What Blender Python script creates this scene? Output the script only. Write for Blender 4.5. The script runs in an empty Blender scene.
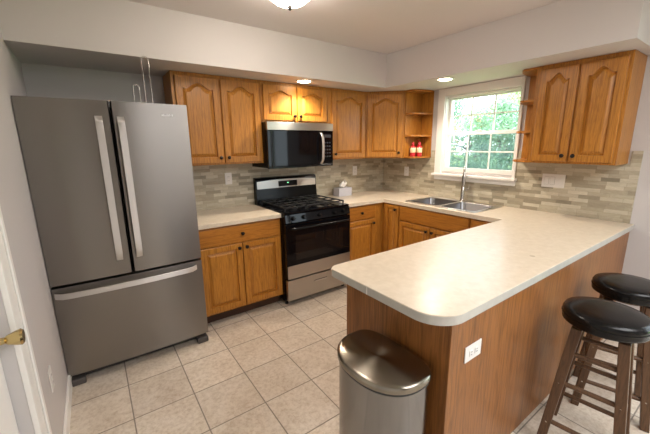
import bpy, bmesh, math, random
from mathutils import Vector, Matrix, noise
from mathutils.geometry import tessellate_polygon
random.seed(7)
PI = math.pi
sc = bpy.context.scene
COL = sc.collection

# ------------------------------------------------------------------ camera
def make_camera():
    cd = bpy.data.cameras.new('camera'); co = bpy.data.objects.new('camera', cd); COL.objects.link(co)
    yw, pt, rl = math.radians(-35.334), math.radians(-12.454), math.radians(-0.640)
    fw = Vector((-math.sin(yw)*math.cos(pt), math.cos(yw)*math.cos(pt), math.sin(pt)))
    rt = Vector((math.cos(yw), math.sin(yw), 0)); up = rt.cross(fw)
    r2 = rt*math.cos(rl)+up*math.sin(rl); u2 = -rt*math.sin(rl)+up*math.cos(rl)
    m = Matrix((r2, u2, -fw)).transposed().to_4x4(); m.translation = (-3.3032, -3.2552, 1.528)
    co.matrix_world = m
    cd.sensor_width = 36; cd.lens = 327.52/650*36; cd.clip_start = .05
    sc.camera = co
make_camera()

# ------------------------------------------------------------------ world, sun, exposure
w = bpy.data.worlds.new('world'); sc.world = w; w.use_nodes = True
nt = w.node_tree; bg = nt.nodes['Background']
bg.inputs['Color'].default_value = (.84, .92, 1.0, 1); bg.inputs['Strength'].default_value = 3.6
sd = bpy.data.lights.new('sun', 'SUN'); sd.energy = 9; sd.angle = .02; sd.color = (1, .95, .86)
so = bpy.data.objects.new('sun', sd); COL.objects.link(so)
so.rotation_euler = Vector((.62, -.45, -.62)).to_track_quat('-Z', 'Y').to_euler()
def portal(name, loc, rot, sx, sy):
    d = bpy.data.lights.new(name, 'AREA'); d.shape = 'RECTANGLE'; d.size = sx; d.size_y = sy
    d.cycles.is_portal = True
    o = bpy.data.objects.new(name, d); o.location = loc; o.rotation_euler = rot; COL.objects.link(o)
portal('window_portal', (.16, -1.3225, 1.62), (0, PI/2, 0), .84, .80)
portal('patio_door_portal', (.16, -4.30, 1.05), (0, PI/2, 0), 1.95, 1.50)
dd = bpy.data.lights.new('dining_fill_light', 'AREA'); dd.shape = 'RECTANGLE'; dd.size = 1.5; dd.size_y = 1.5; dd.energy = 50; dd.color = (.98, .98, 1.0)  # added soft fill above the unseen dining side, no lamp known there
do = bpy.data.objects.new('dining_fill_light', dd); do.location = (-1.75, -4.35, 2.43); COL.objects.link(do)
RECESSED_W = 26; DOME_E = 24.0
vs = sc.view_settings
vs.view_transform = 'Standard'; vs.look = 'None'; vs.gamma = 1; vs.use_curve_mapping = False
vs.exposure = 0.82
sc.cycles.max_bounces = 8; sc.cycles.diffuse_bounces = 5; sc.cycles.glossy_bounces = 4
sc.cycles.transparent_max_bounces = 16
sc.cycles.sample_clamp_indirect = 6

# ------------------------------------------------------------------ helpers
def tag(o, label=None, cat=None, group=None, kind=None):
    if label: o['label'] = label
    if cat: o['category'] = cat
    if group: o['group'] = group
    if kind: o['kind'] = kind
    return o
def empty(name, loc=(0, 0, 0), rz=0, label=None, cat=None, group=None, kind=None):
    o = bpy.data.objects.new(name, None); COL.objects.link(o); o.empty_display_size = .1
    o.location = loc; o.rotation_euler = (0, 0, rz)
    return tag(o, label, cat, group, kind)
def copy_tree(o, parent=None):
    c = o.copy(); COL.objects.link(c)
    if parent: c.parent = parent
    for ch in list(o.children): copy_tree(ch, c)
    return c

class MB:
    def __init__(s): s.bm = bmesh.new()
    def box(s, x0, x1, y0, y1, z0, z1, bev=0, seg=2):
        b = bmesh.new()
        bmesh.ops.create_cube(b, size=1)
        for v in b.verts:
            v.co = Vector(((x0+x1)/2+v.co.x*(x1-x0), (y0+y1)/2+v.co.y*(y1-y0), (z0+z1)/2+v.co.z*(z1-z0)))
        if bev: bmesh.ops.bevel(b, geom=b.edges[:]+b.verts[:], offset=bev, segments=seg, affect='EDGES', profile=.5)
        s._merge(b); return s
    def _merge(s, b, M=None):
        if M: bmesh.ops.transform(b, matrix=M, verts=b.verts)
        me = bpy.data.meshes.new('t'); b.to_mesh(me); b.free(); s.bm.from_mesh(me); bpy.data.meshes.remove(me)
    def cyl(s, p0, p1, r, r2=None, seg=20, bev=0):
        p0 = Vector(p0); p1 = Vector(p1); d = p1-p0; L = d.length
        b = bmesh.new(); bmesh.ops.create_cone(b, cap_ends=True, segments=seg, radius1=r, radius2=r if r2 is None else r2, depth=L)
        if bev: bmesh.ops.bevel(b, geom=[e for e in b.edges if len(e.link_faces) == 2 and abs(e.verts[0].co.z-e.verts[1].co.z) < 1e-6], offset=bev, segments=2, affect='EDGES')
        s._merge(b, Matrix.Translation((p0+p1)/2) @ d.to_track_quat('Z', 'Y').to_matrix().to_4x4()); return s
    def beam(s, p0, p1, w0, w1=None, d0=None, rz=0):
        """square tapered bar from p0 to p1 with horizontal cross sections"""
        w1 = w0 if w1 is None else w1; d0 = d0 or w0; k = d0/w0
        vs_ = []
        for p, w_ in ((Vector(p0), w0), (Vector(p1), w1)):
            for a, c in ((-1, -1), (1, -1), (1, 1), (-1, 1)):
                q = Vector((a*w_/2, c*w_*k/2, 0)); q.rotate(Matrix.Rotation(rz, 3, 'Z')); vs_.append(s.bm.verts.new(p+q))
        for f in ((3, 2, 1, 0), (4, 5, 6, 7), (0, 1, 5, 4), (1, 2, 6, 5), (2, 3, 7, 6), (3, 0, 4, 7)): s.bm.faces.new([vs_[i] for i in f])
        return s
    def lathe(s, prof, c=(0, 0, 0), seg=32, M=None, sx=1, sy=1):
        b = bmesh.new(); rings = []
        for r, z in prof:
            if r < 1e-6: rings.append([b.verts.new((0, 0, z))])
            else: rings.append([b.verts.new((r*sx*math.cos(2*PI*i/seg), r*sy*math.sin(2*PI*i/seg), z)) for i in range(seg)])
        for A, B in zip(rings, rings[1:]):
            for i in range(seg):
                j = (i+1) % seg
                if len(A) == 1 and len(B) == 1: continue
                if len(A) == 1: b.faces.new((A[0], B[j], B[i]))
                elif len(B) == 1: b.faces.new((A[i], A[j], B[0]))
                else: b.faces.new((A[i], A[j], B[j], B[i]))
        for R in (rings[0], rings[-1]):
            if len(R) > 1: b.faces.new(R)
        bmesh.ops.recalc_face_normals(b, faces=b.faces)
        T = Matrix.Translation(c)
        s._merge(b, T @ M if M else T); return s
    def tube(s, pts, r, seg=10, rr=None, closed=False):
        pts = [Vector(p) for p in pts]; n = len(pts); rings = []; prev = None
        for i, p in enumerate(pts):
            if closed: t = (pts[(i+1) % n]-pts[i-1]).normalized()
            else: t = (pts[min(i+1, n-1)]-pts[max(i-1, 0)]).normalized()
            if prev is None: a = t.orthogonal().normalized()
            else: a = (prev-t*prev.dot(t)).normalized()
            prev = a; b_ = t.cross(a); R = rr[i] if rr else r
            rings.append([s.bm.verts.new(p+(a*math.cos(2*PI*k/seg)+b_*math.sin(2*PI*k/seg))*R) for k in range(seg)])
        m = n if closed else n-1
        for i in range(m):
            A = rings[i]; B = rings[(i+1) % n]
            for k in range(seg):
                j = (k+1) % seg; s.bm.faces.new((A[k], A[j], B[j], B[k]))
        if not closed:
            s.bm.faces.new(rings[0][::-1]); s.bm.faces.new(rings[-1])
        return s
    def prism(s, outer, z0, z1, holes=(), M=None):
        b = bmesh.new(); loops = [outer]+list(holes)
        flat = [p for l in loops for p in l]
        tris = tessellate_polygon([[Vector((p[0], p[1], 0)) for p in l] for l in loops])
        lo = [b.verts.new((p[0], p[1], z0)) for p in flat]; hi = [b.verts.new((p[0], p[1], z1)) for p in flat]
        for t in tris:
            try: b.faces.new([hi[i] for i in t]); b.faces.new([lo[i] for i in t][::-1])
            except ValueError: pass
        k = 0
        for l in loops:
            n = len(l)
            for i in range(n):
                a, c = k+i, k+(i+1) % n; b.faces.new((lo[a], lo[c], hi[c], hi[a]))
            k += n
        bmesh.ops.recalc_face_normals(b, faces=b.faces)
        s._merge(b, M); return s
    def loops(s, L, cap=True, cap0=False):
        """L: list of vertex loops with equal counts, bridged in order"""
        R = [[s.bm.verts.new(p) for p in l] for l in L]; n = len(R[0])
        for A, B in zip(R, R[1:]):
            for i in range(n):
                j = (i+1) % n; s.bm.faces.new((A[i], A[j], B[j], B[i]))
        if cap: s.bm.faces.new(R[-1])
        if cap0: s.bm.faces.new(R[0][::-1])
        return s
    def build(s, name, mat, parent=None, smooth=None, bevel=0, seg=2, mats=None):
        me = bpy.data.meshes.new(name); bmesh.ops.recalc_face_normals(s.bm, faces=s.bm.faces)
        s.bm.to_mesh(me); s.bm.free()
        me.materials.append(mat)
        for m in (mats or []): me.materials.append(m)
        o = bpy.data.objects.new(name, me); COL.objects.link(o)
        if parent: o.parent = parent
        if smooth is not None:
            me.shade_smooth()
            me.set_sharp_from_angle(angle=math.radians(smooth))
        if bevel:
            b = o.modifiers.new('bevel', 'BEVEL'); b.width = bevel; b.segments = seg; b.limit_method = 'ANGLE'; b.angle_limit = math.radians(50)
        return o

def srgb(r, g, b):
    f = lambda c: (c/255/12.92) if c/255 <= .04045 else ((c/255+.055)/1.055)**2.4
    return (f(r), f(g), f(b), 1)

# ------------------------------------------------------------------ materials
class NT:
    def __init__(s, name):
        s.m = bpy.data.materials.new(name); s.m.use_nodes = True; s.t = s.m.node_tree; s.p = s.t.nodes['Principled BSDF']
    def n(s, typ, **kw):
        x = s.t.nodes.new(typ)
        for k, v in kw.items():
            if k.startswith('i_'):
                key = k[2:]; key = int(key) if key.isdigit() else key.replace('_', ' ')
                x.inputs[key].default_value = v
            else: setattr(x, k, v)
        return x
    def l(s, a, b): s.t.links.new(a, b)
    def math(s, op, a, b=None, c=None):
        x = s.t.nodes.new('ShaderNodeMath'); x.operation = op
        for i, v in enumerate((a, b, c)):
            if v is None: continue
            if isinstance(v, (int, float)): x.inputs[i].default_value = v
            else: s.l(v, x.inputs[i])
        return x.outputs[0]
    def mix(s, f, a, b, blend='MIX'):
        x = s.t.nodes.new('ShaderNodeMix'); x.data_type = 'RGBA'; x.blend_type = blend
        for i, v in ((0, f), (6, a), (7, b)):
            if isinstance(v, (int, float, tuple)): x.inputs[i].default_value = v
            else: s.l(v, x.inputs[i])
        return x.outputs[2]
    def ramp(s, f, stops):
        x = s.t.nodes.new('ShaderNodeValToRGB'); e = x.color_ramp.elements
        while len(e) < len(stops): e.new(.5)
        for el, (p, c) in zip(e, stops): el.position = p; el.color = c
        s.l(f, x.inputs[0]); return x.outputs[0]
    def bump(s, h, strength=.2, dist=.002):
        b = s.n('ShaderNodeBump'); b.inputs['Strength'].default_value = strength; b.inputs['Distance'].default_value = dist
        s.l(h, b.inputs['Height']); s.l(b.outputs[0], s.p.inputs['Normal'])
def plain(name, col, rough=.5, metal=0, spec=.5, emit=0, coat=0):
    t = NT(name); p = t.p
    p.inputs['Base Color'].default_value = col; p.inputs['Roughness'].default_value = rough; p.inputs['Metallic'].default_value = metal
    p.inputs['Specular IOR Level'].default_value = spec; p.inputs['Coat Weight'].default_value = coat
    if emit: p.inputs['Emission Color'].default_value = col; p.inputs['Emission Strength'].default_value = emit
    return t.m
def oak(name, c0, c1, c2, axis='z', rough=.36, ring=1.0, gmix=.28, gs=10):
    t = NT(name); tc = t.n('ShaderNodeTexCoord'); oi = t.n('ShaderNodeObjectInfo')
    add = t.n('ShaderNodeVectorMath', operation='ADD'); sca = t.n('ShaderNodeVectorMath', operation='SCALE')
    t.l(oi.outputs['Random'], sca.inputs['Scale']); sca.inputs[0].default_value = (17, 9, 13)
    t.l(tc.outputs['Object'], add.inputs[0]); t.l(sca.outputs[0], add.inputs[1])
    def mp(sx, sl):
        m = t.n('ShaderNodeMapping'); m.inputs['Scale'].default_value = (sx, sx, sl) if axis == 'z' else (sl, sx, sx)
        t.l(add.outputs[0], m.inputs[0]); return m.outputs[0]
    n1 = t.n('ShaderNodeTexNoise', i_Scale=1.0, i_Detail=3.0, i_Roughness=.55); t.l(mp(gs, gs*.1), n1.inputs['Vector'])
    rings = t.math('FRACT', t.math('MULTIPLY', n1.outputs[0], 16*ring))
    n2 = t.n('ShaderNodeTexNoise', i_Scale=1.0, i_Detail=5.0, i_Roughness=.7); t.l(mp(130, 4), n2.inputs['Vector'])
    n3 = t.n('ShaderNodeTexNoise', i_Scale=1.0, i_Detail=2.0); t.l(mp(3, .8), n3.inputs['Vector'])
    base = t.mix(n3.outputs[0], c1, c0)
    g = t.ramp(rings, [(0, (1, 1, 1, 1)), (.35, (.25, .25, .25, 1)), (.8, (0, 0, 0, 1)), (1, (.9, .9, .9, 1))])
    base = t.mix(t.math('MULTIPLY', g, gmix), base, c2)
    pr_ = t.ramp(n2.outputs[0], [(.38, (1, 1, 1, 1)), (.52, (0, 0, 0, 1))])
    base = t.mix(t.math('MULTIPLY', pr_, .5), base, c2)
    t.l(base, t.p.inputs['Base Color']); t.p.inputs['Roughness'].default_value = rough
    t.p.inputs['Specular IOR Level'].default_value = .38
    t.bump(n2.outputs[0], .12, .001)
    return t.m
def stainless(name, col=(.47, .455, .44, 1), rough=.3, axis='x', var=.1):
    t = NT(name); tc = t.n('ShaderNodeTexCoord'); m = t.n('ShaderNodeMapping')
    m.inputs['Scale'].default_value = {'x': (7, 2, .35), 'z': (22, 22, .3)}[axis]
    t.l(tc.outputs['Object'], m.inputs[0]); n = t.n('ShaderNodeTexNoise', i_Scale=1.0, i_Detail=3.0); t.l(m.outputs[0], n.inputs['Vector'])
    t.p.inputs['Base Color'].default_value = col; t.p.inputs['Metallic'].default_value = 1
    if axis == 'x': t.p.inputs['Roughness'].default_value = rough
    else: t.l(t.math('MULTIPLY_ADD', n.outputs[0], var, rough-var/2), t.p.inputs['Roughness'])
    t.p.inputs['Anisotropic'].default_value = .8; t.p.inputs['Anisotropic Rotation'].default_value = .25
    tg = t.n('ShaderNodeTangent'); tg.direction_type = 'RADIAL'; tg.axis = 'Z'; t.l(tg.outputs[0], t.p.inputs['Tangent'])
    if axis == 'z': t.bump(n.outputs[0], .3, .004)
    return t.m
def wall_paint(name, col, rough=.6):
    t = NT(name); tc = t.n('ShaderNodeTexCoord'); n = t.n('ShaderNodeTexNoise', i_Scale=160.0, i_Detail=3.0); t.l(tc.outputs['Object'], n.inputs['Vector'])
    n2 = t.n('ShaderNodeTexNoise', i_Scale=1.3, i_Detail=2.0); t.l(tc.outputs['Object'], n2.inputs['Vector'])
    t.l(t.mix(n2.outputs[0], col, tuple(c*.95 for c in col[:3])+(1,)), t.p.inputs['Base Color'])
    t.p.inputs['Roughness'].default_value = rough; t.bump(n.outputs[0], .12, .0008); return t.m
def tile_floor():
    t = NT('floor_tile'); g = t.n('ShaderNodeNewGeometry'); sp = t.n('ShaderNodeSeparateXYZ'); t.l(g.outputs['Position'], sp.inputs[0])
    u = t.math('DIVIDE', t.math('ADD', sp.outputs[0], 3.293+3.32), .3325); v = t.math('DIVIDE', t.math('ADD', sp.outputs[1], .982+6.66), .333)
    def edge(a): return t.math('ABSOLUTE', t.math('SUBTRACT', t.math('FRACT', a), .5))
    e = t.math('MAXIMUM', edge(u), edge(v))
    nz = t.n('ShaderNodeTexNoise', i_Scale=60.0, i_Detail=2.0); t.l(g.outputs['Position'], nz.inputs['Vector'])
    e2 = t.math('MULTIPLY_ADD', nz.outputs[0], .006, e)
    grout = t.ramp(e2, [(.4905, (0, 0, 0, 1)), (.4955, (1, 1, 1, 1))])
    cid = t.n('ShaderNodeCombineXYZ'); t.l(t.math('FLOOR', u), cid.inputs[0]); t.l(t.math('FLOOR', v), cid.inputs[1])
    wn = t.n('ShaderNodeTexWhiteNoise'); t.l(cid.outputs[0], wn.inputs['Vector'])
    off = t.n('ShaderNodeVectorMath', operation='MULTIPLY_ADD'); t.l(wn.outputs['Color'], off.inputs[0]); off.inputs[1].default_value = (9, 9, 9); t.l(g.outputs['Position'], off.inputs[2])
    a = t.n('ShaderNodeTexNoise', i_Scale=4.5, i_Detail=6.0, i_Roughness=.65, i_Distortion=.8); t.l(off.outputs[0], a.inputs['Vector'])
    b = t.n('ShaderNodeTexNoise', i_Scale=45.0, i_Detail=5.0, i_Roughness=.7); t.l(off.outputs[0], b.inputs['Vector'])
    c = t.ramp(a.outputs[0], [(.3, srgb(186, 168, 147)), (.5, srgb(208, 194, 175)), (.7, srgb(220, 210, 198))])
    c = t.mix(.5, c, t.ramp(b.outputs[0], [(.3, srgb(156, 136, 116)), (.55, srgb(212, 202, 189)), (.75, srgb(226, 218, 207))]))
    tint = t.ramp(wn.outputs['Value'], [(0, (.90, .89, .88, 1)), (1, (1.04, 1.03, 1.02, 1))])
    c = t.mix(1.0, c, tint, 'MULTIPLY')
    c = t.mix(grout, c, srgb(132, 122, 111))
    t.l(c, t.p.inputs['Base Color'])
    t.l(t.math('MULTIPLY_ADD', grout, .4, .36), t.p.inputs['Roughness'])
    h = t.math('SUBTRACT', t.math('MULTIPLY', b.outputs[0], .25), grout); t.bump(h, .35, .002)
    return t.m
def mosaic(name, axis):
    """thin stone strips; axis = the horizontal coordinate that runs along the wall"""
    t = NT(name); g = t.n('ShaderNodeNewGeometry'); sp = t.n('ShaderNodeSeparateXYZ'); t.l(g.outputs['Position'], sp.inputs[0])
    h = sp.outputs[0 if axis == 'x' else 1]; z = t.math('DIVIDE', sp.outputs[2], .0305)
    row = t.math('FLOOR', z)
    w1 = t.n('ShaderNodeTexWhiteNoise', noise_dimensions='1D'); t.l(row, w1.inputs['W'])
    wid = t.math('MULTIPLY_ADD', w1.outputs['Value'], .07, .105)
    off = t.math('MULTIPLY', w1.outputs['Value'], 7.31)
    u = t.math('ADD', t.math('DIVIDE', t.math('ADD', h, 10), wid), off)
    # irregular joints: every cell is shifted by a smooth noise
    cell = t.math('FLOOR', u); cv = t.n('ShaderNodeCombineXYZ'); t.l(cell, cv.inputs[0]); t.l(row, cv.inputs[1])
    wn = t.n('ShaderNodeTexWhiteNoise'); t.l(cv.outputs[0], wn.inputs['Vector'])
    col = t.ramp(wn.outputs['Value'], [(0, srgb(138, 130, 112)), (.12, srgb(156, 147, 127)), (.3, srgb(172, 163, 142)), (.6, srgb(182, 174, 154)), (1, srgb(198, 191, 171))])
    n = t.n('ShaderNodeTexNoise', i_Scale=30.0, i_Detail=5.0, i_Roughness=.65, i_Distortion=1.2)
    mpn = t.n('ShaderNodeMapping'); mpn.inputs['Scale'].default_value = (.5, .5, 2); t.l(g.outputs['Position'], mpn.inputs[0]); t.l(mpn.outputs[0], n.inputs['Vector'])
    col = t.mix(1.0, col, t.ramp(n.outputs[0], [(.3, (.84, .83, .81, 1)), (.7, (1.08, 1.07, 1.06, 1))]), 'MULTIPLY')
    fz = t.math('ABSOLUTE', t.math('SUBTRACT', t.math('FRACT', z), .5)); fu = t.math('ABSOLUTE', t.math('SUBTRACT', t.math('FRACT', u), .5))
    ez = t.math('GREATER_THAN', fz, .47); eu = t.math('GREATER_THAN', fu, .49); e = t.math('MAXIMUM', ez, eu)
    t.l(t.mix(t.math('MULTIPLY', e, .5), col, srgb(140, 130, 114)), t.p.inputs['Base Color'])
    t.p.inputs['Roughness'].default_value = .38
    t.bump(t.math('SUBTRACT', t.math('MULTIPLY', n.outputs[0], .3), e), .25, .0015)
    return t.m
def laminate(name, col, col2):
    t = NT(name); tc = t.n('ShaderNodeTexCoord')
    a = t.n('ShaderNodeTexNoise', i_Scale=22.0, i_Detail=6.0, i_Roughness=.7); t.l(tc.outputs['Object'], a.inputs['Vector'])
    b = t.n('ShaderNodeTexNoise', i_Scale=3.0, i_Detail=3.0); t.l(tc.outputs['Object'], b.inputs['Vector'])
    c = t.mix(t.ramp(a.outputs[0], [(.35, (0, 0, 0, 1)), (.65, (1, 1, 1, 1))]), col2, col)
    t.l(c, t.p.inputs['Base Color']); t.p.inputs['Roughness'].default_value = .27
    t.l(t.math('MULTIPLY_ADD', b.outputs[0], .12, .24), t.p.inputs['Roughness'])
    return t.m
def glass_mat(name, tint=(1, 1, 1, 1), rough=.0):
    t = NT(name); t.t.nodes.remove(t.p)
    tr = t.n('ShaderNodeBsdfTransparent'); tr.inputs[0].default_value = tint
    gl = t.n('ShaderNodeBsdfGlossy'); gl.inputs['Roughness'].default_value = rough
    lw = t.n('ShaderNodeLayerWeight', i_Blend=.5); mx = t.n('ShaderNodeMixShader'); out = t.t.nodes['Material Output']
    t.l(t.math('MULTIPLY_ADD', t.math('POWER', lw.outputs['Facing'], 5.0), .9, .04), mx.inputs[0]); t.l(tr.outputs[0], mx.inputs[1]); t.l(gl.outputs[0], mx.inputs[2]); t.l(mx.outputs[0], out.inputs[0])
    return t.m
def screen_mat():
    t = NT('insect_screen_mesh'); t.t.nodes.remove(t.p)
    tr = t.n('ShaderNodeBsdfTransparent'); df = t.n('ShaderNodeBsdfDiffuse'); df.inputs[0].default_value = (.16, .22, .28, 1)
    mx = t.n('ShaderNodeMixShader'); mx.inputs[0].default_value = .36; out = t.t.nodes['Material Output']
    t.l(tr.outputs[0], mx.inputs[1]); t.l(df.outputs[0], mx.inputs[2]); t.l(mx.outputs[0], out.inputs[0]); return t.m
def leaf_mat(name, a, b):
    t = NT(name); g = t.n('ShaderNodeNewGeometry'); n = t.n('ShaderNodeTexNoise', i_Scale=1.1, i_Detail=4.0); t.l(g.outputs['Position'], n.inputs['Vector'])
    c = t.ramp(n.outputs[0], [(.35, a), (.65, b)])
    t.t.nodes.remove(t.p); d = t.n('ShaderNodeBsdfDiffuse'); tl = t.n('ShaderNodeBsdfTranslucent'); mx = t.n('ShaderNodeMixShader'); mx.inputs[0].default_value = .45
    t.l(c, d.inputs[0]); t.l(c, tl.inputs[0]); t.l(d.outputs[0], mx.inputs[1]); t.l(tl.outputs[0], mx.inputs[2]); t.l(mx.outputs[0], t.t.nodes['Material Output'].inputs[0]); return t.m
def vinyl():
    t = NT('black_vinyl'); tc = t.n('ShaderNodeTexCoord'); n = t.n('ShaderNodeTexVoronoi', i_Scale=180.0); t.l(tc.outputs['Object'], n.inputs['Vector'])
    n2 = t.n('ShaderNodeTexNoise', i_Scale=9.0, i_Detail=3.0); t.l(tc.outputs['Object'], n2.inputs['Vector'])
    t.p.inputs['Base Color'].default_value = (.006, .0055, .0055, 1); t.p.inputs['Roughness'].default_value = .22; t.p.inputs['Specular IOR Level'].default_value = .22
    t.bump(t.math('ADD', t.math('MULTIPLY', n.outputs[0], .3), t.math('MULTIPLY', n2.outputs[0], 1.5)), .25, .003); return t.m

OAK = oak('golden_oak', srgb(193, 133, 55), srgb(171, 110, 38), srgb(98, 52, 14))
OAKH = oak('golden_oak_across', srgb(187, 125, 50), srgb(166, 103, 36), srgb(106, 58, 17), axis='x')
OAKV = oak('oak_veneer', srgb(156, 103, 54), srgb(137, 86, 42), srgb(80, 47, 18), ring=.8, gmix=.42, gs=7)
STOOLW = oak('walnut_stool_wood', srgb(104, 76, 52), srgb(88, 62, 42), srgb(56, 38, 25), rough=.45)
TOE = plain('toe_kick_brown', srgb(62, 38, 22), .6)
STEEL = stainless('brushed_stainless', (.255, .238, .222, 1), .30); STEELL = stainless('bright_stainless', (.66, .65, .64, 1), .30); STEELM = stainless('stove_stainless', (.50, .48, .45, 1), .32); HANDLEM = stainless('handle_stainless', (.70, .68, .67, 1), .45)
STEELC = stainless('can_stainless', (.26, .255, .255, 1), .18, 'z', .05); LIDM = stainless('can_lid_stainless', (.27, .245, .205, 1), .25, var=.04)
SINKM = stainless('sink_stainless', (.30, .30, .31, 1), .3)
CHROME = plain('satin_nickel', (.50, .48, .45, 1), .2, 1)
BLACKG = plain('black_gloss', (.003, .003, .004, 1), .05, spec=.2); BLACKM = plain('black_enamel', (.004, .004, .004, 1), .2, spec=.2)
IRON = plain('cast_iron', (.012, .012, .012, 1), .45); RUBBER = plain('dark_plastic', (.02, .02, .02, 1), .5)
GREYP = plain('grey_plastic', srgb(78, 74, 72), .5); KNOBM = plain('bronze_knob', (.018, .012, .009, 1), .3, .6)
BRASS = plain('polished_brass', (.56, .43, .20, 1), .2, 1)
WHITE = plain('white_trim_paint', srgb(232, 229, 224), .35); PLATE = plain('white_plate', srgb(222, 219, 215), .35); GAPM = plain('plate_gap', srgb(160, 157, 153), .5); SLOT = plain('slot_grey', srgb(95, 92, 88), .5)
WALL = wall_paint('wall_paint', srgb(197, 192, 190)); WALLR = WALL
CEIL = wall_paint('ceiling_paint', srgb(217, 210, 208), .8); SOFF = wall_paint('soffit_paint', srgb(205, 199, 196))
FLOOR = tile_floor(); MOX = mosaic('mosaic_stone', 'x'); MOY = mosaic('mosaic_stone_side', 'y')
TOP = laminate('cream_laminate', srgb(220, 207, 187), srgb(208, 194, 172)); TOPE = laminate('laminate_edge_shade', srgb(184, 181, 174), srgb(174, 171, 164))  # edge copy of the same laminate, greyed to carry daylight tint and shading
GLASS = glass_mat('window_glass', (.97, 1, 1, 1)); SCREEN = screen_mat()
VINYL = vinyl()
RED = plain('red_bottle', srgb(186, 40, 48), .15, coat=.5); CREAM = plain('cream_label', srgb(238, 214, 170), .5)
TBOX = plain('tissue_card', srgb(196, 196, 204), .6); TBOXD = plain('tissue_card_side', srgb(160, 150, 148), .6); TISSUE = plain('tissue_paper', srgb(240, 238, 232), .8)
GREEN = plain('green_display', (.25, .9, .45, 1), .3, emit=1.2)
def emissive(name, col, s):
    t = NT(name); t.p.inputs['Base Color'].default_value = (.8, .78, .7, 1); t.p.inputs['Emission Color'].default_value = col; t.p.inputs['Emission Strength'].default_value = s; return t.m
BULB = emissive('recessed_bulb', (1, .86, .62, 1), 22); DOME = emissive('alabaster_glass', (1, .90, .79, 1), DOME_E)

# ------------------------------------------------------------------ room shell
PX0, PX1 = -5.10, -3.50     # patio door on the right wall
SH = 2.115; CH = 2.445; LW = -3.600; YB = -6.0; YP = -2.63
def struct(name, mb, mat, label=None, **k):
    return tag(mb.build(name, mat, **k), label, kind='structure')
struct('floor', MB().box(LW-.15, .0, YB-.15, .0, -.12, 0), FLOOR, 'beige stone-look ceramic tile floor')
struct('ceiling', MB().box(LW-.15, .17, YB-.15, .15, CH, CH+.12), CEIL, 'flat off-white ceiling')
struct('wall_back', MB().box(LW-.15, .17, .0005, .15, -.12, CH), WALL, 'greige wall behind the stove and refrigerator')
# left wall with the door opening (y -2.66 .. -1.80)
DY0, DY1, DZ = -2.62, -1.80, 2.03
struct('wall_left', MB().box(LW-.15, LW, DY1, 0, -.12, CH).box(LW-.15, LW, YB, DY0, -.12, CH).box(LW-.15, LW, DY0, DY1, DZ, CH), WALL, 'greige wall beside the refrigerator')
# window wall with the opening
WY0, WY1, WZ0, WZ1 = -1.730, -.928, 1.215, 2.04
struct('wall_right', MB().box(.0005, .15, WY1, 0, -.12, CH).box(.0005, .15, PX1, WY0, -.12, CH).box(.0005, .15, YB, PX0, -.12, CH).box(.0005, .15, PX0, PX1, 2.08, CH).box(.0005, .15, PX0, PX1, -.12, -.001).box(.0005, .15, WY0, WY1, -.12, WZ0).box(.0005, .15, WY0, WY1, WZ1, CH), WALL, 'greige wall around the sink window')
struct('wall_front', MB().box(LW, 0, YB-.15, YB, -.12, CH), WALL, 'greige wall behind the camera')
# patio door
pd = empty('door_2', (.075, 0, 0), PI/2, kind='structure'); pd['label'] = 'white framed sliding glass patio door on the right wall'
m = MB()
for a, b in ((PX0, PX0+.06), (PX1-.06, PX1), ((PX0+PX1)/2-.04, (PX0+PX1)/2+.04)): m.box(a, b, -.03, .03, 0, 2.08)
m.box(PX0, PX1, -.03, .03, 2.02, 2.08).box(PX0, PX1, -.03, .03, 0, .05); m.build('door_frame', WHITE, pd)
MB().box(PX0+.06, PX1-.06, -.004, .004, .05, 2.02).build('pane', GLASS, pd)
d3 = empty('reflection_door', (0, YB, 0), kind='structure'); d3['label'] = 'dark wooden door added behind the camera for the refrigerator to reflect'  # invented door, added to vary the reflections in the refrigerator
MB().box(-3.30, -2.48, .001, .03, .0, 2.03, .004).build('door_leaf', plain('reflection_door_brown', srgb(70, 48, 34), .4), d3)
MB().box(-3.37, -3.301, .001, .035, .0, 2.10).box(-2.479, -2.41, .001, .035, .0, 2.10).box(-3.301, -2.479, .001, .035, 2.031, 2.10).build('door_casing', WHITE, d3)
# soffit
struct('trim_1', MB().prism([(LW, -.0), (0, 0), (0, -2.614), (-.61, -2.614), (-.61, -.61), (LW, -.61)], SH, CH-.0005), SOFF, 'boxed soffit over the wall cabinets')
# stone mosaic backsplash
struct('trim_2', MB().box(-2.72, -.009, -.009, 0, .9145, 1.3600), MOX, 'beige stone strip backsplash behind the stove')
R = Matrix(((0, 0, 1, 0), (1, 0, 0, 0), (0, 1, 0, 0), (0, 0, 0, 1)))   # (a,b,c)->(c,a,b): polygon in y,z
struct('trim_3', MB().prism([(0, .9145), (0, 1.36), (-.785, 1.36), (-.785, 1.45), (-.842, 1.45), (-.842, 1.168), (-1.750, 1.168), (-1.750, 1.45), (-1.79, 1.45), (-1.79, 1.36), (-2.56, 1.36), (-2.56, 1.458), (-2.622, 1.458), (-2.622, .9145)], -.009, 0, M=R), MOY, 'beige stone strip backsplash under the window')
# baseboards
struct('baseboard_left', MB().box(LW, LW+.014, -1.70, -.02, 0, .09, .003), WHITE)
struct('baseboard_right', MB().box(-.014, 0, PX1+.0, -2.66, 0, .09, .003), WHITE)
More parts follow.
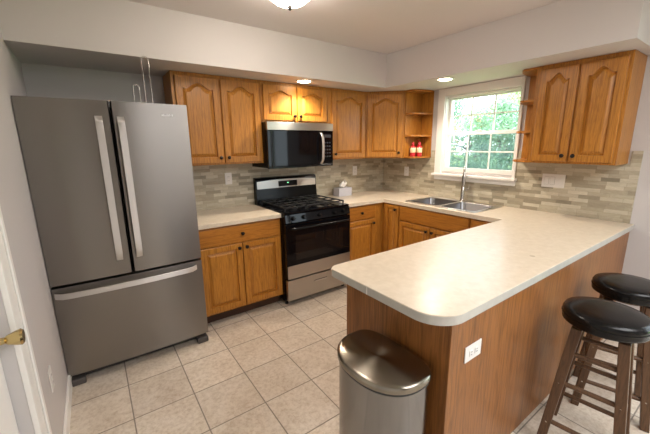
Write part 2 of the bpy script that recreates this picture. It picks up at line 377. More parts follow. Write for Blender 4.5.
# window over the sink
wn = empty('window_1', (0, 0, 0), kind='structure'); wn['label'] = 'white double-hung window with divided panes over the sink'
m = MB(); CX = -.020
m.box(CX, -.0005, -.930, -.845, 1.19, 2.112, .003).box(CX, -.0005, -1.752, -1.724, 1.19, 2.112, .003).box(CX, -.0005, -1.724, -.930, 2.030, 2.112, .003)
m.build('window_casing', WHITE, wn)
MB().box(-.062, .035, -1.772, -.835, 1.168, 1.193, .004).build('window_sill', WHITE, wn)
MB().box(-.024, -.0005, -1.762, -.85, 1.120, 1.168, .004).build('window_apron', WHITE, wn)
m = MB(); m.box(.0, .15, -.936, -.928, 1.193, 2.04).box(.0, .15, -1.730, -1.722, 1.193, 2.04).box(.0, .15, -1.722, -.936, 2.030, 2.04).box(.036, .15, -1.722, -.936, 1.193, 1.215)
m.build('window_jamb', WHITE, wn)
def sash(name, x, z0, z1, bot, top):
    y0, y1 = -1.7215, -.937; s = .024
    f = MB().box(x, x+.03, y1-s, y1, z0, z1).box(x, x+.03, y0, y0+s, z0, z1).box(x, x+.03, y0+s, y1-s, z0, z0+bot).box(x, x+.03, y0+s, y1-s, z1-top, z1)
    gw = (y1-y0-2*s)/3
    for k in (1, 2): f.box(x+.008, x+.022, y0+s+gw*k-.0065, y0+s+gw*k+.0065, z0+bot, z1-top)
    zm = (z0+bot+z1-top)/2
    f.box(x+.008, x+.022, y0+s, y1-s, zm-.0065, zm+.0065)
    o = f.build(name, WHITE, wn, bevel=.002)
    MB().box(x+.013, x+.017, y0+s, y1-s, z0+bot, z1-top).build('pane', GLASS, o)
    return o
sash('upper_sash', .062, 1.615, 2.028, .030, .036)
lo = sash('lower_sash', .030, 1.217, 1.648, .045, .034)
MB().box(.118, .120, -1.704, -.946, 1.216, 1.64).build('insect_screen', SCREEN, wn)
MB().box(.018, .030, -1.36, -1.29, 1.648, 1.660, .003).build('sash_lock', WHITE, wn)
MB().box(.003, .028, -1.710, -.940, 2.006, 2.028, .006).build('blind_headrail', WHITE, wn)
# door on the left wall
d1 = empty('door_1', (LW, 0, 0), kind='structure'); d1['label'] = 'white panel door with a brass knob on the left wall'
m = MB().box(-.0, .018, DY1-.005, DY1+.115, 0, DZ+.07, .004).box(.0, .018, DY0-.07, DY0+.005, 0, DZ+.07, .004).box(0, .018, DY0, DY1, DZ-.005, DZ+.07, .004)
m.box(.018, .026, DY1+.085, DY1+.115, 0, DZ+.07, .003); m.build('door_casing', WHITE, d1)
m = MB().box(-.075, -.038, DY0+.006, DY1-.006, .01, DZ-.006, .002)
for z0, z1 in ((.22, .86), (1.02, 1.62), (1.74, 1.93)):
    for y0, y1 in ((DY0+.12, DY0+.37), (DY1-.37, DY1-.12)): m.box(-.040, -.031, y0, y1, z0, z1, .004)
dl = m.build('door_leaf', WHITE, d1)
kn = MB(); MX = Matrix.Rotation(PI/2, 4, 'Y')
kn.lathe([(0, 0), (.032, 0), (.033, .006), (.025, .012), (.012, .016), (.011, .034), (.016, .040), (.024, .062), (.027, .074), (.022, .080), (0, .081)], (-.038, DY1-.066, .915), 28, MX)
kn.build('door_knob', BRASS, dl, smooth=35)

# ------------------------------------------------------------------ cabinet pieces (local frame: x along the wall, front faces -y, z up)
ROT = -PI/2      # window run
def arch(x0, x1, z0, z1, ins, A, n=20):
    """closed outline, arched at the top: counter-clockwise seen from the front"""
    x0 += ins; x1 -= ins; z0 += ins; z1 -= ins; c = (x0+x1)/2; hw = (x1-x0)/2
    pts = [(x0, z0), (x1, z0)]
    for i in range(n+1):
        u = 1-2*i/n; a = abs(u)
        if A <= 0: h = 0
        elif a > .80: h = A*.07*math.sin((1-a)/.20*PI)
        else: h = A*(.5+.5*math.cos(PI*a/.80))**.8
        pts.append((c+u*hw, z1-A+h))
    return pts
def door_front(x0, x1, z0, z1, yf, mat, parent, arched=0, name='door', rail=.050):
    """yf = plane of the cabinet face; the door is 19 mm thick in front of it"""
    M = Matrix(((1, 0, 0, 0), (0, 0, -1, yf), (0, 1, 0, 0), (0, 0, 0, 1)))
    m = MB(); T = .019
    hole = arch(x0+rail, x1-rail, z0+rail, z1-rail*.9, 0, arched)
    outer = [(x0, z0), (x1, z0), (x1, z1), (x0, z1)]
    b = .004
    # slab edges with a small round, front face with the opening
    m.loops([[(p[0], yf-.0005, p[1]) for p in outer], [(p[0], yf-T+b, p[1]) for p in outer], [(x0+b, yf-T, z0+b), (x1-b, yf-T, z0+b), (x1-b, yf-T, z1-b), (x0+b, yf-T, z1-b)]], cap=False, cap0=True)
    oi_ = [(x0+b, z0+b), (x1-b, z0+b), (x1-b, z1-b), (x0+b, z1-b)]
    flat = oi_+hole; vv = [m.bm.verts.new((p[0], yf-T, p[1])) for p in flat]
    for t_ in tessellate_polygon([[Vector((p[0], p[1], 0)) for p in oi_], [Vector((p[0], p[1], 0)) for p in hole]]):
        m.bm.faces.new([vv[i] for i in t_])
    def L(ins, d): return [(p[0], yf-T+d, p[1]) for p in arch(x0+rail, x1-rail, z0+rail, z1-rail*.9, ins, arched)]
    m.loops([L(0, 0), L(.002, .016), L(.008, .016), L(.032, .002), L(.038, .0015)])
    bmesh.ops.remove_doubles(m.bm, verts=m.bm.verts, dist=1e-5)
    return m.build(name, mat, parent)
def knob(x, z, yf, parent, name='knob'):
    M = Matrix.Rotation(PI/2, 4, 'X')
    return MB().lathe([(0, 0), (.009, 0), (.006, .004), (.005, .012), (.013, .017), (.0155, .022), (.013, .027), (.006, .030), (0, .0305)], (x, yf, z), 20, M).build(name, KNOBM, parent, smooth=50)
def drawer_front(x0, x1, z0, z1, yf, parent, k=True, name='drawer'):
    o = MB().box(x0, x1, yf-.019, yf-.0005, z0, z1, .004).build(name, OAKH, parent)
    if k: knob((x0+x1)/2, (z0+z1)/2, yf-.019, o)
    return o
BD = .585; FT = .019   # base carcass depth, face front plane at -(BD+FT)
def base_box(root, x0, x1, toe=True, frame=True, depth=BD, back=0.0105):
    MB().box(x0, x1, -depth, -back, .102, .874).build('body', OAK, root)
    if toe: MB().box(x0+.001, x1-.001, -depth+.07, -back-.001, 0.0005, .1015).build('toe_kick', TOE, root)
    if frame: MB().box(x0, x1, -depth-.003, -depth, .102, .874).build('face_frame', OAK, root)
YF = -(BD+.003)
g = .0015
# base cabinet between fridge and stove
b1 = empty('base_cabinet', (-2.69, 0, 0), 0, 'oak base cabinet with one wide drawer and two doors, left of the stove', 'cabinet', 'oak base cabinets')
W1 = 2.69-1.926
base_box(b1, g, W1-g)
drawer_front(.02, W1-.016, .715, .862, YF, b1)
for a, b, kx in ((.02, W1/2-.004, W1/2-.034), (W1/2+.004, W1-.016, W1/2+.034)):
    d = door_front(a, b, .120, .700, YF, OAK, b1); knob(kx, .664, YF-.019, d)
# right of stove
X2 = -1.160
b2 = empty('base_cabinet', (X2, 0, 0), 0, 'oak base cabinet with one small drawer over one door, right of the stove', 'cabinet', 'oak base cabinets')
W2 = .47
base_box(b2, g, W2)
drawer_front(.012, W2-.03, .715, .862, YF, b2)
d = door_front(.012, W2-.03, .120, .700, YF, OAK, b2); knob(W2-.065, .655, YF-.019, d)
# corner cabinet: narrow door on the window side, filler on the stove side
b3 = empty('corner_base_cabinet', (0, 0, 0), 0, 'oak corner base cabinet with one narrow full-height door beside the sink cabinet', 'cabinet', 'oak base cabinets')
xa = X2+W2+g
MB().prism([(xa, -BD), (xa, -.0105), (-.0105, -.0105), (-.0105, -.846), (-BD, -.846), (-BD, -BD)], .102, .874).build('body', OAK, b3)
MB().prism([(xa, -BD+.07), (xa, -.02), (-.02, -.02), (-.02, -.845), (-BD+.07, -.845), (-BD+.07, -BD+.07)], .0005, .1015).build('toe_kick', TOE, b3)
MB().box(xa, -BD, -BD-.003, -BD, .102, .874).build('filler', OAK, b3)
def rot_mesh(o, rz=ROT):
    o.data.transform(Matrix.Rotation(rz, 4, 'Z')); return o
d = rot_mesh(door_front(.636, .842, .120, .862, -BD-.0005, OAK, b3, rail=.045)); rot_mesh(knob(.806, .815, -BD-.0195, d))
# sink base
b4 = empty('sink_base_cabinet', (0, -.849, 0), ROT, 'oak sink base cabinet with a false drawer front over two doors, under the sink', 'cabinet', 'oak base cabinets')
W4 = .835
MB().box(0, W4, -BD, -BD+.018, .102, .874).box(0, .016, -BD+.018, -.0105, .102, .874).box(W4-.016, W4, -BD+.018, -.0105, .102, .874).box(.016, W4-.016, -BD+.018, -.0105, .102, .12).build('body', OAK, b4)
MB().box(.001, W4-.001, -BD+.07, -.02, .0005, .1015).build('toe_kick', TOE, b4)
MB().box(0, W4, -BD-.003, -BD-.0005, .102, .874).build('face_frame', OAK, b4)
drawer_front(.012, W4-.012, .715, .862, YF, b4, k=False, name='false_drawer_front')
for a, b, kx in ((.012, W4/2-.003, W4/2-.034), (W4/2+.003, W4-.012, W4/2+.034)):
    d = door_front(a, b, .120, .700, YF, OAK, b4); knob(kx, .655, YF-.019, d)
# narrow base between sink base and peninsula
b5 = empty('base_cabinet', (0, -1.687, 0), ROT, 'narrow oak base cabinet with one drawer, right of the sink cabinet by the peninsula', 'cabinet', 'oak base cabinets')
W5 = .322
base_box(b5, 0, W5)
drawer_front(.012, W5-.03, .715, .862, YF, b5)
d = door_front(.012, W5-.03, .120, .700, YF, OAK, b5, rail=.05); knob(.04, .655, YF-.019, d)
# peninsula
pn = empty('peninsula_cabinet', (-2.289, 0, 0), 0, 'brown oak peninsula base with plain veneer panels under the long worktop', 'cabinet', 'oak base cabinets')
PW = 2.289
MB().box(.014, PW-.001, YP+.014, -2.033, .002, .874).build('body', OAK, pn)
MB().box(0, .0135, YP, -2.016, .002, .874).build('end_panel', OAKV, pn)
MB().box(.0135, PW-.001, YP, YP+.0135, .002, .874).build('back_panel', OAKV, pn)
MB().box(-.004, .020, YP-.004, YP+.000, .002, .874, .0015).build('corner_trim', OAKV, pn)
MB().box(.014, PW-.65, -2.033, -2.030, .102, .874).build('face_frame', OAK, pn)
n = 3; ww = (PW-.65-.03)/n
for k in range(n):
    x0 = .02+k*ww; x1 = x0+ww-.012
    def turn(o): o.data.transform(Matrix(((-1, 0, 0, x0+x1), (0, -1, 0, 0), (0, 0, 1, 0), (0, 0, 0, 1)))); return o
    dr = turn(drawer_front(x0, x1, .715, .862, 2.030, pn, k=False)); turn(knob((x0+x1)/2, .79, 2.011, dr))
    dd = turn(door_front(x0, x1, .120, .700, 2.030, OAK, pn)); turn(knob(x0+.035, .655, 2.011, dd))

# ------------------------------------------------------------------ worktops
CT0, CT1 = .8755, .914
def arc(cx, cy, r, a0, a1, n=10): return [(cx+r*math.cos(math.radians(a0+(a1-a0)*i/n)), cy+r*math.sin(math.radians(a0+(a1-a0)*i/n))) for i in range(n+1)]
wt = empty('worktop', (-2.705, 0, 0), 0, 'short cream laminate worktop between the refrigerator and the stove', 'worktop', 'cream laminate worktops')
MB().box(.0, 2.705-1.927, -.621, -.0005, CT0, CT1).build('top', TOP, wt, bevel=.004)
wt2 = empty('worktop', (0, 0, 0), 0, 'long cream laminate worktop running past the sink and out over the peninsula', 'worktop', 'cream laminate worktops')
WE, PE, PI_ = -2.374, -2.648, -1.966
poly = [(-.0005, -.0005), (X2, -.0005), (X2, -.621), (-.612, -.621), (-.612, PI_)]+arc(WE+.05, PI_-.05, .05, 90, 180)+arc(WE+.13, PE+.13, .13, 180, 270)+[(-.0005, PE)]
SX0, SX1, SY0, SY1 = -.558, -.045, -1.698, -.872
hole = [(SX0+.03, SY0+.03), (SX1-.03, SY0+.03), (SX1-.03, SY1-.03), (SX0+.03, SY1-.03)]
MB().prism(poly, CT0, CT1, [hole]).build('top', TOP, wt2, bevel=.003)
# peninsula edge band with its seam; cool daylight and shading in its colour
b = 0.0012
band = [(-.001, PE-b)]+arc(WE+.13, PE+.13, .13+b, 270, 180, 14)+arc(WE+.05, PI_-.05, .05+b, 180, 90)+[(-.66, PI_+b)]
inner = [(-.001, PE+.0002)]+arc(WE+.13, PE+.13, .13-.0002, 270, 180, 14)+arc(WE+.05, PI_-.05, .05-.0002, 180, 90)+[(-.66, PI_-.0002)]
MB().prism(band+inner[::-1], CT0-.0005, CT1-.0035).build('edge_band', TOPE, wt2, smooth=30)
MB().box(WE-.0022, WE-.0010, -2.262, -2.259, CT0, CT1-.004).build('edge_seam', WHITE, wt2)

# ------------------------------------------------------------------ upper cabinets
UB, UT, UD = 1.3630, 2.1130, .295
UF = -(UD+.003)
def upper(root, x0, x1, z0, z1, doors, arched=.050, kside=None, nd=2, knobz=None, topm=True):
    MB().box(x0, x1, -UD, -.0095 if z0 > 1.36 and False else -.001, z0, z1).build('body', OAK, root)
    MB().box(x0, x1, UF, -UD-.0002, z0, z1).build('face_frame', OAK, root)
    for a, b_, kx in doors:
        d = door_front(a, b_, z0+.016, z1-.030, UF, OAK, root, arched); knob(kx, (knobz or z0+.062), UF-.019, d)
GU = 'oak wall cabinets'
u1 = empty('wall_cabinet', (-2.692, 0, 0), 0, 'oak wall cabinet with two tall arched doors, next to the refrigerator', 'cabinet', GU)
w = 2.692-1.927
upper(u1, g, w-g, UB, UT, [(.026, w/2-.008, w/2-.036), (w/2+.008, w-.02, w/2+.036)])
u2 = empty('wall_cabinet', (-1.927, 0, 0), 0, 'short oak wall cabinet with two small arched doors above the microwave', 'cabinet', GU)
w = 1.927-1.163
upper(u2, g, w-g, 1.745, UT, [(.02, w/2-.008, w/2-.034), (w/2+.008, w-.02, w/2+.034)], arched=.034)
u3 = empty('wall_cabinet', (-1.163, 0, 0), 0, 'oak wall cabinet with one tall arched door, right of the microwave', 'cabinet', GU)
w = 1.163-.611
upper(u3, g, w-g, UB, UT, [(.055, w-.022, .09)])
u4 = empty('corner_wall_cabinet', (0, 0, 0), 0, 'diagonal oak corner wall cabinet with one arched door beside the open shelves', 'cabinet', GU)
cd_, ud_ = .609, UD
MB().prism([(-cd_, -.001), (-.001, -.001), (-.001, -cd_), (-ud_, -cd_), (-cd_, -ud_)], UB, UT).build('body', OAK, u4)
p0 = Vector((-cd_, -ud_, 0)); p1 = Vector((-ud_, -cd_, 0)); Ld = (p1-p0).length
MD = Matrix.Translation(p0) @ Matrix.Rotation(-PI/4, 4, 'Z')
def dg(o): o.data.transform(MD); return o
d = dg(door_front(.022, Ld-.022, UB+.016, UT-.03, -.0005, OAK, u4, .050)); dg(knob(Ld-.055, UB+.065, -.0195, d))
# wall cabinet right of the window
u5 = empty('wall_cabinet', (0, -1.972, 0), ROT, 'oak wall cabinet with two tall arched doors, right of the window', 'cabinet', GU)
w = .573
upper(u5, 0, w, UB, UT, [(.026, w/2-.008, w/2-.036), (w/2+.008, w-.02, w/2+.036)])
# open corner shelves
def shelf_unit(root, flip, L):
    """local: x grows away from the cabinet side, back against y=0"""
    s = -1 if flip else 1
    def P(pts): return [(s*x, y) for x, y in pts]
    prof = P([(0, -.002), (L, -.002), (L, -.022)]+[(L*(.52)+(L*.48)*math.cos(a), -.022-(UD-.022)*math.sin(a)) for a in [math.radians(q) for q in range(12, 91, 13)]]+[(0, -UD-.002)])
    back = MB().prism(P([(.0, -.002), (L-.002, -.002), (L-.002, -.012), (0, -.012)]), UB+.018, UT-.018).build('back_panel', OAK, root)
    MB().prism(P([(.0005, -.0125), (.010, -.0125), (.010, -UD), (.0005, -UD)]), UB+.018, UT-.018).build('side_panel', OAK, root)
    for z in (UB, UB+.243, UB+.488, UT-.018):
        pr2 = prof if z in (UB, UT-.018) else P([(.0105, -.0125), (L-.004, -.0125), (L-.004, -.022)]+[(L*.52+(L*.48-.004)*math.cos(a), -.022-(UD-.024)*math.sin(a)) for a in [math.radians(q) for q in range(12, 91, 13)]]+[(.0105, -UD+.001)])
        MB().prism(pr2, z, z+.018).build('shelf', OAKH, root, bevel=.003)
s1 = empty('open_shelf', (0, -.611, 0), ROT, 'open oak end shelf with four rounded boards left of the window, holding red bottles', 'shelf', 'open end shelves')
shelf_unit(s1, False, .165)
s2 = empty('open_shelf', (0, -1.9705, 0), ROT, 'empty open oak end shelf right of the window, beside the two-door cabinet', 'shelf', 'open end shelves')
shelf_unit(s2, True, .185)

# ------------------------------------------------------------------ refrigerator
FX0, FX1 = -3.596, -2.705; FW = FX1-FX0
fr = empty('refrigerator', (FX0, 0, 0), 0, 'large stainless steel french door refrigerator with a bottom freezer drawer against the left wall', 'refrigerator')
MB().box(.004, FW-.004, -.706, -.04, .045, 1.775, .004).build('body', GREYP, fr)
def rdoor(x0, x1, z0, z1, name):
    # slightly convex front
    m = MB(); n = 12; yb = -.712; r = .012
    pts = [(x0, yb)]+[(x0+(x1-x0)*0, -.775)]
    front = []
    for i in range(n+1):
        u = i/n; x = x0+r*.6+(x1-x0-r*1.2)*u; front.append((x, -.778-.014*(1-(2*((x-0)/FW)-1)**2)))
    poly_ = [(x0, yb), (x0, -.778)]+front+[(x1, -.778), (x1, yb)]
    m.prism(poly_, z0, z1)
    return m.build(name, STEEL, fr, smooth=25, bevel=.004)
xm = 3.596-3.155
dl_ = rdoor(.0, xm-.004, .700, 1.803, 'left_door'); dr_ = rdoor(xm+.004, FW, .700, 1.803, 'right_door'); dd_ = rdoor(.0, FW, .075, .682, 'freezer_drawer')
for o_ in (dl_, dr_, dd_): o_.name = {'left_door': 'door', 'right_door': 'door', 'freezer_drawer': 'freezer_drawer'}[o_.name]
def flat_handle(p, name, parent):
    """p = list of (x,y,z, halfwidth dir) centre points; flat bar"""
def vhandle(x, parent, lean=0):
    m = MB(); n = 14; z0, z1 = .800, 1.712; hw = .0195
    L = []
    for i in range(n+1):
        u = i/n; z = z0+(z1-z0)*u
        yo = -.792-.036*min(1, math.sin(PI*min(max(u, .0), 1))*5.0)-.006*math.sin(PI*u)
        if i in (0, n): yo = -.7925
        L.append([(x-hw, yo, z), (x+hw, yo, z), (x+hw, yo-.010, z), (x-hw, yo-.010, z)])
    m.loops(L, cap=True, cap0=True)
    return m.build('handle', HANDLEM, parent, smooth=40, bevel=.002)
vhandle(3.596-3.222, dl_); vhandle(3.596-3.108, dr_)
m = MB(); L = []; n = 22; hx0, hx1 = .014, FW-.042; hw = .0185
for i in range(n+1):
    u = i/n; x = hx0+(hx1-hx0)*u
    yo = -.792-.030*min(1, math.sin(PI*u)*6)-.024*math.sin(PI*u)
    if i in (0, n): yo = -.790
    zc = .640+.0*math.sin(PI*u)
    L.append([(x, yo, zc-hw), (x, yo, zc+hw), (x, yo-.010, zc+hw), (x, yo-.010, zc-hw)])
m.loops(L, cap=True, cap0=True); m.build('handle', HANDLEM, dd_, smooth=40, bevel=.002)
MB().box(.02, FW-.02, -.735, -.10, .0275, .070).build('base_grille', RUBBER, fr)
for x in (.006, FW-.086): MB().box(x, x+.08, -.790, -.70, .0005, .044, .006).build('foot', GREYP, fr)
for x in (.02, FW-.10): MB().box(x, x+.08, -.77, -.66, 1.776, 1.800, .005).build('hinge_cover', GREYP, fr)
m = MB()
for k, (x, w_, h) in enumerate(((0, .007, .010), (.010, .005, .013), (.018, .004, .008), (.025, .005, .008), (.033, .003, .013), (.039, .005, .010), (.047, .004, .012), (.054, .005, .009), (.062, .005, .012))):
    m.box(FW-.165+x, FW-.165+x+w_, -.7895, -.7865, 1.725-.0, 1.725+h, .001)
m.build('badge', STEELL, dr_)
# wire hoops on the refrigerator
wr = empty('wire_stand', (-2.930, -.66, 1.7755), 0, 'thin chrome wire stand of one tall and one short hoop on top of the refrigerator', 'wire stand')
def hoop(x, w_, h, y=0):
    pts = [(x-w_/2, y, .004)]+[(x-w_/2, y, h-w_/2)]+[(x-w_/2*math.cos(a), y, h-w_/2+w_/2*math.sin(a)) for a in [PI*k/8 for k in range(1, 8)]]+[(x+w_/2, y, h-w_/2), (x+w_/2, y, .004)]
    return MB().tube(pts, .0022, 8)
hoop(.018, .040, .335).build('tall_hoop', CHROME, wr, smooth=60); hoop(-.052, .036, .155).build('short_hoop', CHROME, wr, smooth=60)
MB().tube([(-.10, 0, .004), (.085, 0, .004)], .003, 8).tube([(-.10, -.05, .004), (-.10, .05, .004)], .003, 8).tube([(.085, -.05, .004), (.085, .05, .004)], .003, 8).build('base', CHROME, wr, smooth=60)

# ------------------------------------------------------------------ stove
SXL = -1.9245; SW = .762
st = empty('stove', (SXL, 0, 0), 0, 'black and stainless steel freestanding gas stove between the base cabinets', 'stove')
x0, x1 = .0015, SW-.0015
MB().box(x0, x1, -.645, -.0105, .040, .905).build('body', BLACKM, st)
ct = MB(); ct.box(x0, x1, -.672, -.085, .9055, .925, .006); cto = ct.build('cooktop', BLACKG, st)
for cx, cy, r in ((.19, -.50, .045), (.19, -.235, .035), (.572, -.50, .050), (.572, -.235, .035), (.381, -.37, .038)):
    MB().lathe([(0, 0), (r, 0), (r, .010), (r*.8, .016), (0, .017)], (cx, cy, .9255), 24).build('burner', IRON, cto, smooth=40)
for gx0, gx1 in ((.035, .262), (.268, .494), (.500, .727)):
    m = MB(); z = .952; t_ = .010
    for x in (gx0, gx1-t_): m.box(x, x+t_, -.625, -.11, z, z+.012, .002)
    for y in (-.625, -.37-.005, -.12): m.box(gx0, gx1, y, y+t_, z, z+.012, .002)
    cxg = (gx0+gx1)/2
    m.box(cxg-.005, cxg+.005, -.62, -.115, z+.0005, z+.0125, .002)
    for y in (-.50, -.235): m.box(gx0, gx1, y-.005, y+.005, z+.001, z+.013, .002)
    for x in (gx0+.005, gx1-.005):
        for y in (-.62, -.115): m.beam((x, y, .9252), (x, y, z+.002), .010)
    m.build('grate', IRON, st)
# backguard
bgm = MB(); bgm.loops([[(x0, y, z) for y, z in ((-.0105, .906), (-.084, .906), (-.060, 1.165), (-.052, 1.188), (-.0105, 1.196))], [(x1, y, z) for y, z in ((-.0105, .906), (-.084, .906), (-.060, 1.165), (-.052, 1.188), (-.0105, 1.196))]], cap=True, cap0=True)
bgo = bgm.build('backguard', BLACKM, st, bevel=.004)
def tilt(xa, xb, za, zb, off, th):   # slab lying on the sloped guard
    f = lambda z: -.084+(z-.906)/(1.165-.906)*.024
    m = MB(); m.loops([[(xa, f(za)-off, za), (xb, f(za)-off, za), (xb, f(zb)-off, zb), (xa, f(zb)-off, zb)], [(xa, f(za)-off-th, za), (xb, f(za)-off-th, za), (xb, f(zb)-off-th, zb), (xa, f(zb)-off-th, zb)]], cap=True, cap0=True)
    return m
# stainless fascia with a slightly bowed upper edge
m = MB(); lo_, hi_ = [], []
f = lambda z: -.084+(z-.906)/(1.165-.906)*.024
n = 16
A = []; B = []
for i in range(n+1):
    u = i/n; x = .016+(SW-.032)*u; zt = 1.152+.016*(1-(2*u-1)**2)
    A.append((x, zt))
outl = [(.016, 1.078), (SW-.016, 1.078)]+A[::-1]
m.loops([[(x, f(z)-.0005, z) for x, z in outl], [(x, f(z)-.005, z) for x, z in outl]], cap=True, cap0=True)
m.build('fascia', STEELM, bgo)
dsp = tilt(.265, .50, 1.090, 1.148, .0052, .002).build('display', BLACKG, bgo)
tilt(.372, .392, 1.122, 1.130, .0075, .001).build('clock_digits', GREEN, dsp)
# front control panel (slanted), knobs
m = MB(); m.loops([[(x, y, z) for y, z in ((-.6455, .825), (-.690, .825), (-.676, .9045), (-.6455, .9045))] for x in (x0, x1)], cap=True, cap0=True)
cp = m.build('control_panel', BLACKG, st, bevel=.003)
for cx in (.085, .20, .381, .562, .677):
    MB().lathe([(0, 0), (.021, 0), (.020, .008), (.016, .022), (.014, .026), (0, .027)], (cx, -.684, .866), 24, Matrix.Rotation(PI/2-.17, 4, 'X')).build('burner_knob', BLACKM, cp, smooth=40)
# oven door
od = MB().box(x0, x1, -.690, -.6465, .278, .818, .004).build('oven_door', BLACKG, st)
MB().box(.10, SW-.10, -.6925, -.6905, .46, .70, .001).build('oven_window', plain('smoked_glass', (.012, .009, .008, 1), .05, spec=.35), od)
MB().box(x0+.004, x1-.004, -.694, -.6905, .282, .412, .001).build('trim_band', STEELM, od)
m = MB()
m.tube([(.035, -.690, .775), (.037, -.722, .778), (.055, -.738, .780)]+[(.09+.582*k/8, -.742-.006*math.sin(PI*k/8), .780) for k in range(9)]+[(SW-.055, -.738, .780), (SW-.037, -.722, .778), (SW-.035, -.690, .775)], .011, 12)
m.build('oven_handle', BLACKM, od, smooth=60)
# drawer
sd_ = MB().box(x0+.003, x1-.003, -.688, -.6465, .058, .266, .004).build('drawer', STEELM, st)
hl = arc(.381-.07, .198, .009, 90, 270, 6)+arc(.381+.07, .198, .009, -90, 90, 6)
MB().prism([(x, z) for x, z in hl], 0, .002, M=Matrix(((1, 0, 0, 0), (0, 0, -1, -.6885), (0, 1, 0, 0), (0, 0, 0, 1)))).build('pull_recess', GREYP, sd_)
hl = arc(.381-.07, .196, .005, 90, 270, 6)+arc(.381+.07, .196, .005, -90, 90, 6)
MB().prism([(x, z) for x, z in hl], 0, .004, M=Matrix(((1, 0, 0, 0), (0, 0, -1, -.6908), (0, 1, 0, 0), (0, 0, 0, 1)))).build('pull', STEELL, sd_)
for x in (.03, SW-.03):
    for y in (-.60, -.06): MB().cyl((x, y, .0005), (x, y, .0395), .017).build('foot', RUBBER, st)

# ------------------------------------------------------------------ microwave
mw = empty('microwave', (-1.942, 0, 0), 0, 'black over-the-range microwave with a stainless top strip and curved handle', 'microwave')
MWW = .762; z0, z1 = 1.308, 1.742
mw.location.x = -1.9255
MB().box(.0015, MWW-.0015, -.375, -.0105, z0+.006, z1, .003).build('body', BLACKM, mw)
MB().box(.0015, MWW-.0015, -.405, -.376, 1.668, z1, .003).build('vent_strip', STEELM, mw)
MB().box(.0015, .600, -.400, -.376, z0+.020, 1.666, .004).build('door', BLACKG, mw)
MB().box(.603, MWW-.0015, -.400, -.376, z0+.020, 1.666, .004).build('control_panel', BLACKG, mw)
MB().box(.0015, MWW-.0015, -.398, -.376, z0, z0+.019, .003).build('bottom_vent', BLACKM, mw)
m = MB(); L = []
for i in range(15):
    u = i/14; z = 1.335+.315*u; yo = -.4015-.034*min(1, math.sin(PI*u)*3)-.010*math.sin(PI*u)
    if i in (0, 14): yo = -.401
    xc = .600+.0*math.sin(PI*u)
    L.append([(xc-.013, yo, z), (xc+.013, yo, z), (xc+.013, yo-.010, z), (xc-.013, yo-.010, z)])
m.loops(L, cap=True, cap0=True).build('handle', STEELL, mw, smooth=40, bevel=.003)
KEYG = plain('key_grey', (.03, .03, .035, 1), .3)
for r_ in range(5):
    for c_ in range(3): MB().box(.650+c_*.030, .668+c_*.030, -.4012, -.4002, 1.40+r_*.035, 1.415+r_*.035, .0003).build('key', KEYG, mw)
MB().box(.648, .732, -.4012, -.4002, 1.60, 1.63, .0003).build('display', KEYG, mw)

# ------------------------------------------------------------------ sink + faucet
sk = empty('sink', (0, 0, CT1), 0, 'stainless steel double bowl sink set into the worktop under the window', 'sink')
zr = .0006
ym = (SY0+SY1)/2
def rrect(a, b, c, d, r, n=5):
    return arc(b-r, d-r, r, 0, 90, n)+arc(a+r, d-r, r, 90, 180, n)+arc(a+r, c+r, r, 180, 270, n)+arc(b-r, c+r, r, 270, 360, n)
bowls = [(SX0+.035, SX1-.085, SY0+.035, ym-.015), (SX0+.035, SX1-.085, ym+.015, SY1-.035)]
MB().prism(rrect(SX0, SX1, SY0, SY1, .03), zr, zr+.006, [rrect(*q, .05) for q in bowls]).build('rim', STEELL, sk, bevel=.0015)
for q in bowls:
    m = MB(); a, b_, c_, d_ = q
    Ls = []
    for ins, z in ((0, zr+.0045), (.003, -.004), (.012, -.13), (.022, -.152), (.045, -.158), (.14, -.160)):
        Ls.append([(x, y, z) for x, y in rrect(a+ins, b_-ins, c_+ins, d_-ins, max(.052-ins*.3, .015))])
    m.loops(Ls, cap=True); bo = m.build('bowl', SINKM, sk, smooth=40)
    MB().lathe([(0, 0), (.038, 0), (.036, .004), (.012, .002), (0, .002)], ((a+b_)/2, (c_+d_)/2, -.1595), 24).build('drain', CHROME, bo, smooth=40)
fc = empty('faucet', (-.088, -1.272, CT1+.0062), 0, 'tall satin nickel pull-down faucet with a side lever behind the sink', 'faucet')
MB().lathe([(0, 0), (.028, 0), (.028, .006), (.022, .012), (.0195, .03), (.019, .15), (.013, .16), (0, .161)], (0, 0, 0), 24).build('base', CHROME, fc, smooth=40)
dv = Vector((-.84, -.54, 0)).normalized(); pts = []
for i in range(6): pts.append(Vector((0, 0, .155+.125*i/5)))
for i in range(1, 15):
    a = PI*i/14*.97; pts.append(dv*(.055-.055*math.cos(a))+Vector((0, 0, .280+.085*math.sin(a))))
MB().tube(pts, .0115, 12).build('spout', CHROME, fc, smooth=60)
e_ = pts[-1]
MB().lathe([(0, 0), (.017, 0), (.020, .02), (.017, .085), (.0125, .10), (0, .10)], (e_.x, e_.y, e_.z-.098), 20).build('spray_head', CHROME, fc, smooth=50)
sv = Vector((.54, -.84, 0))
MB().cyl((0, 0, .115), tuple(sv*.034+Vector((0, 0, .115))), .011, .010).tube([sv*.030+Vector((0, 0, .115)), sv*.05+Vector((0, 0, .125)), sv*.062+Vector((0, 0, .165))], .0055, 10).build('lever', CHROME, fc, smooth=50)

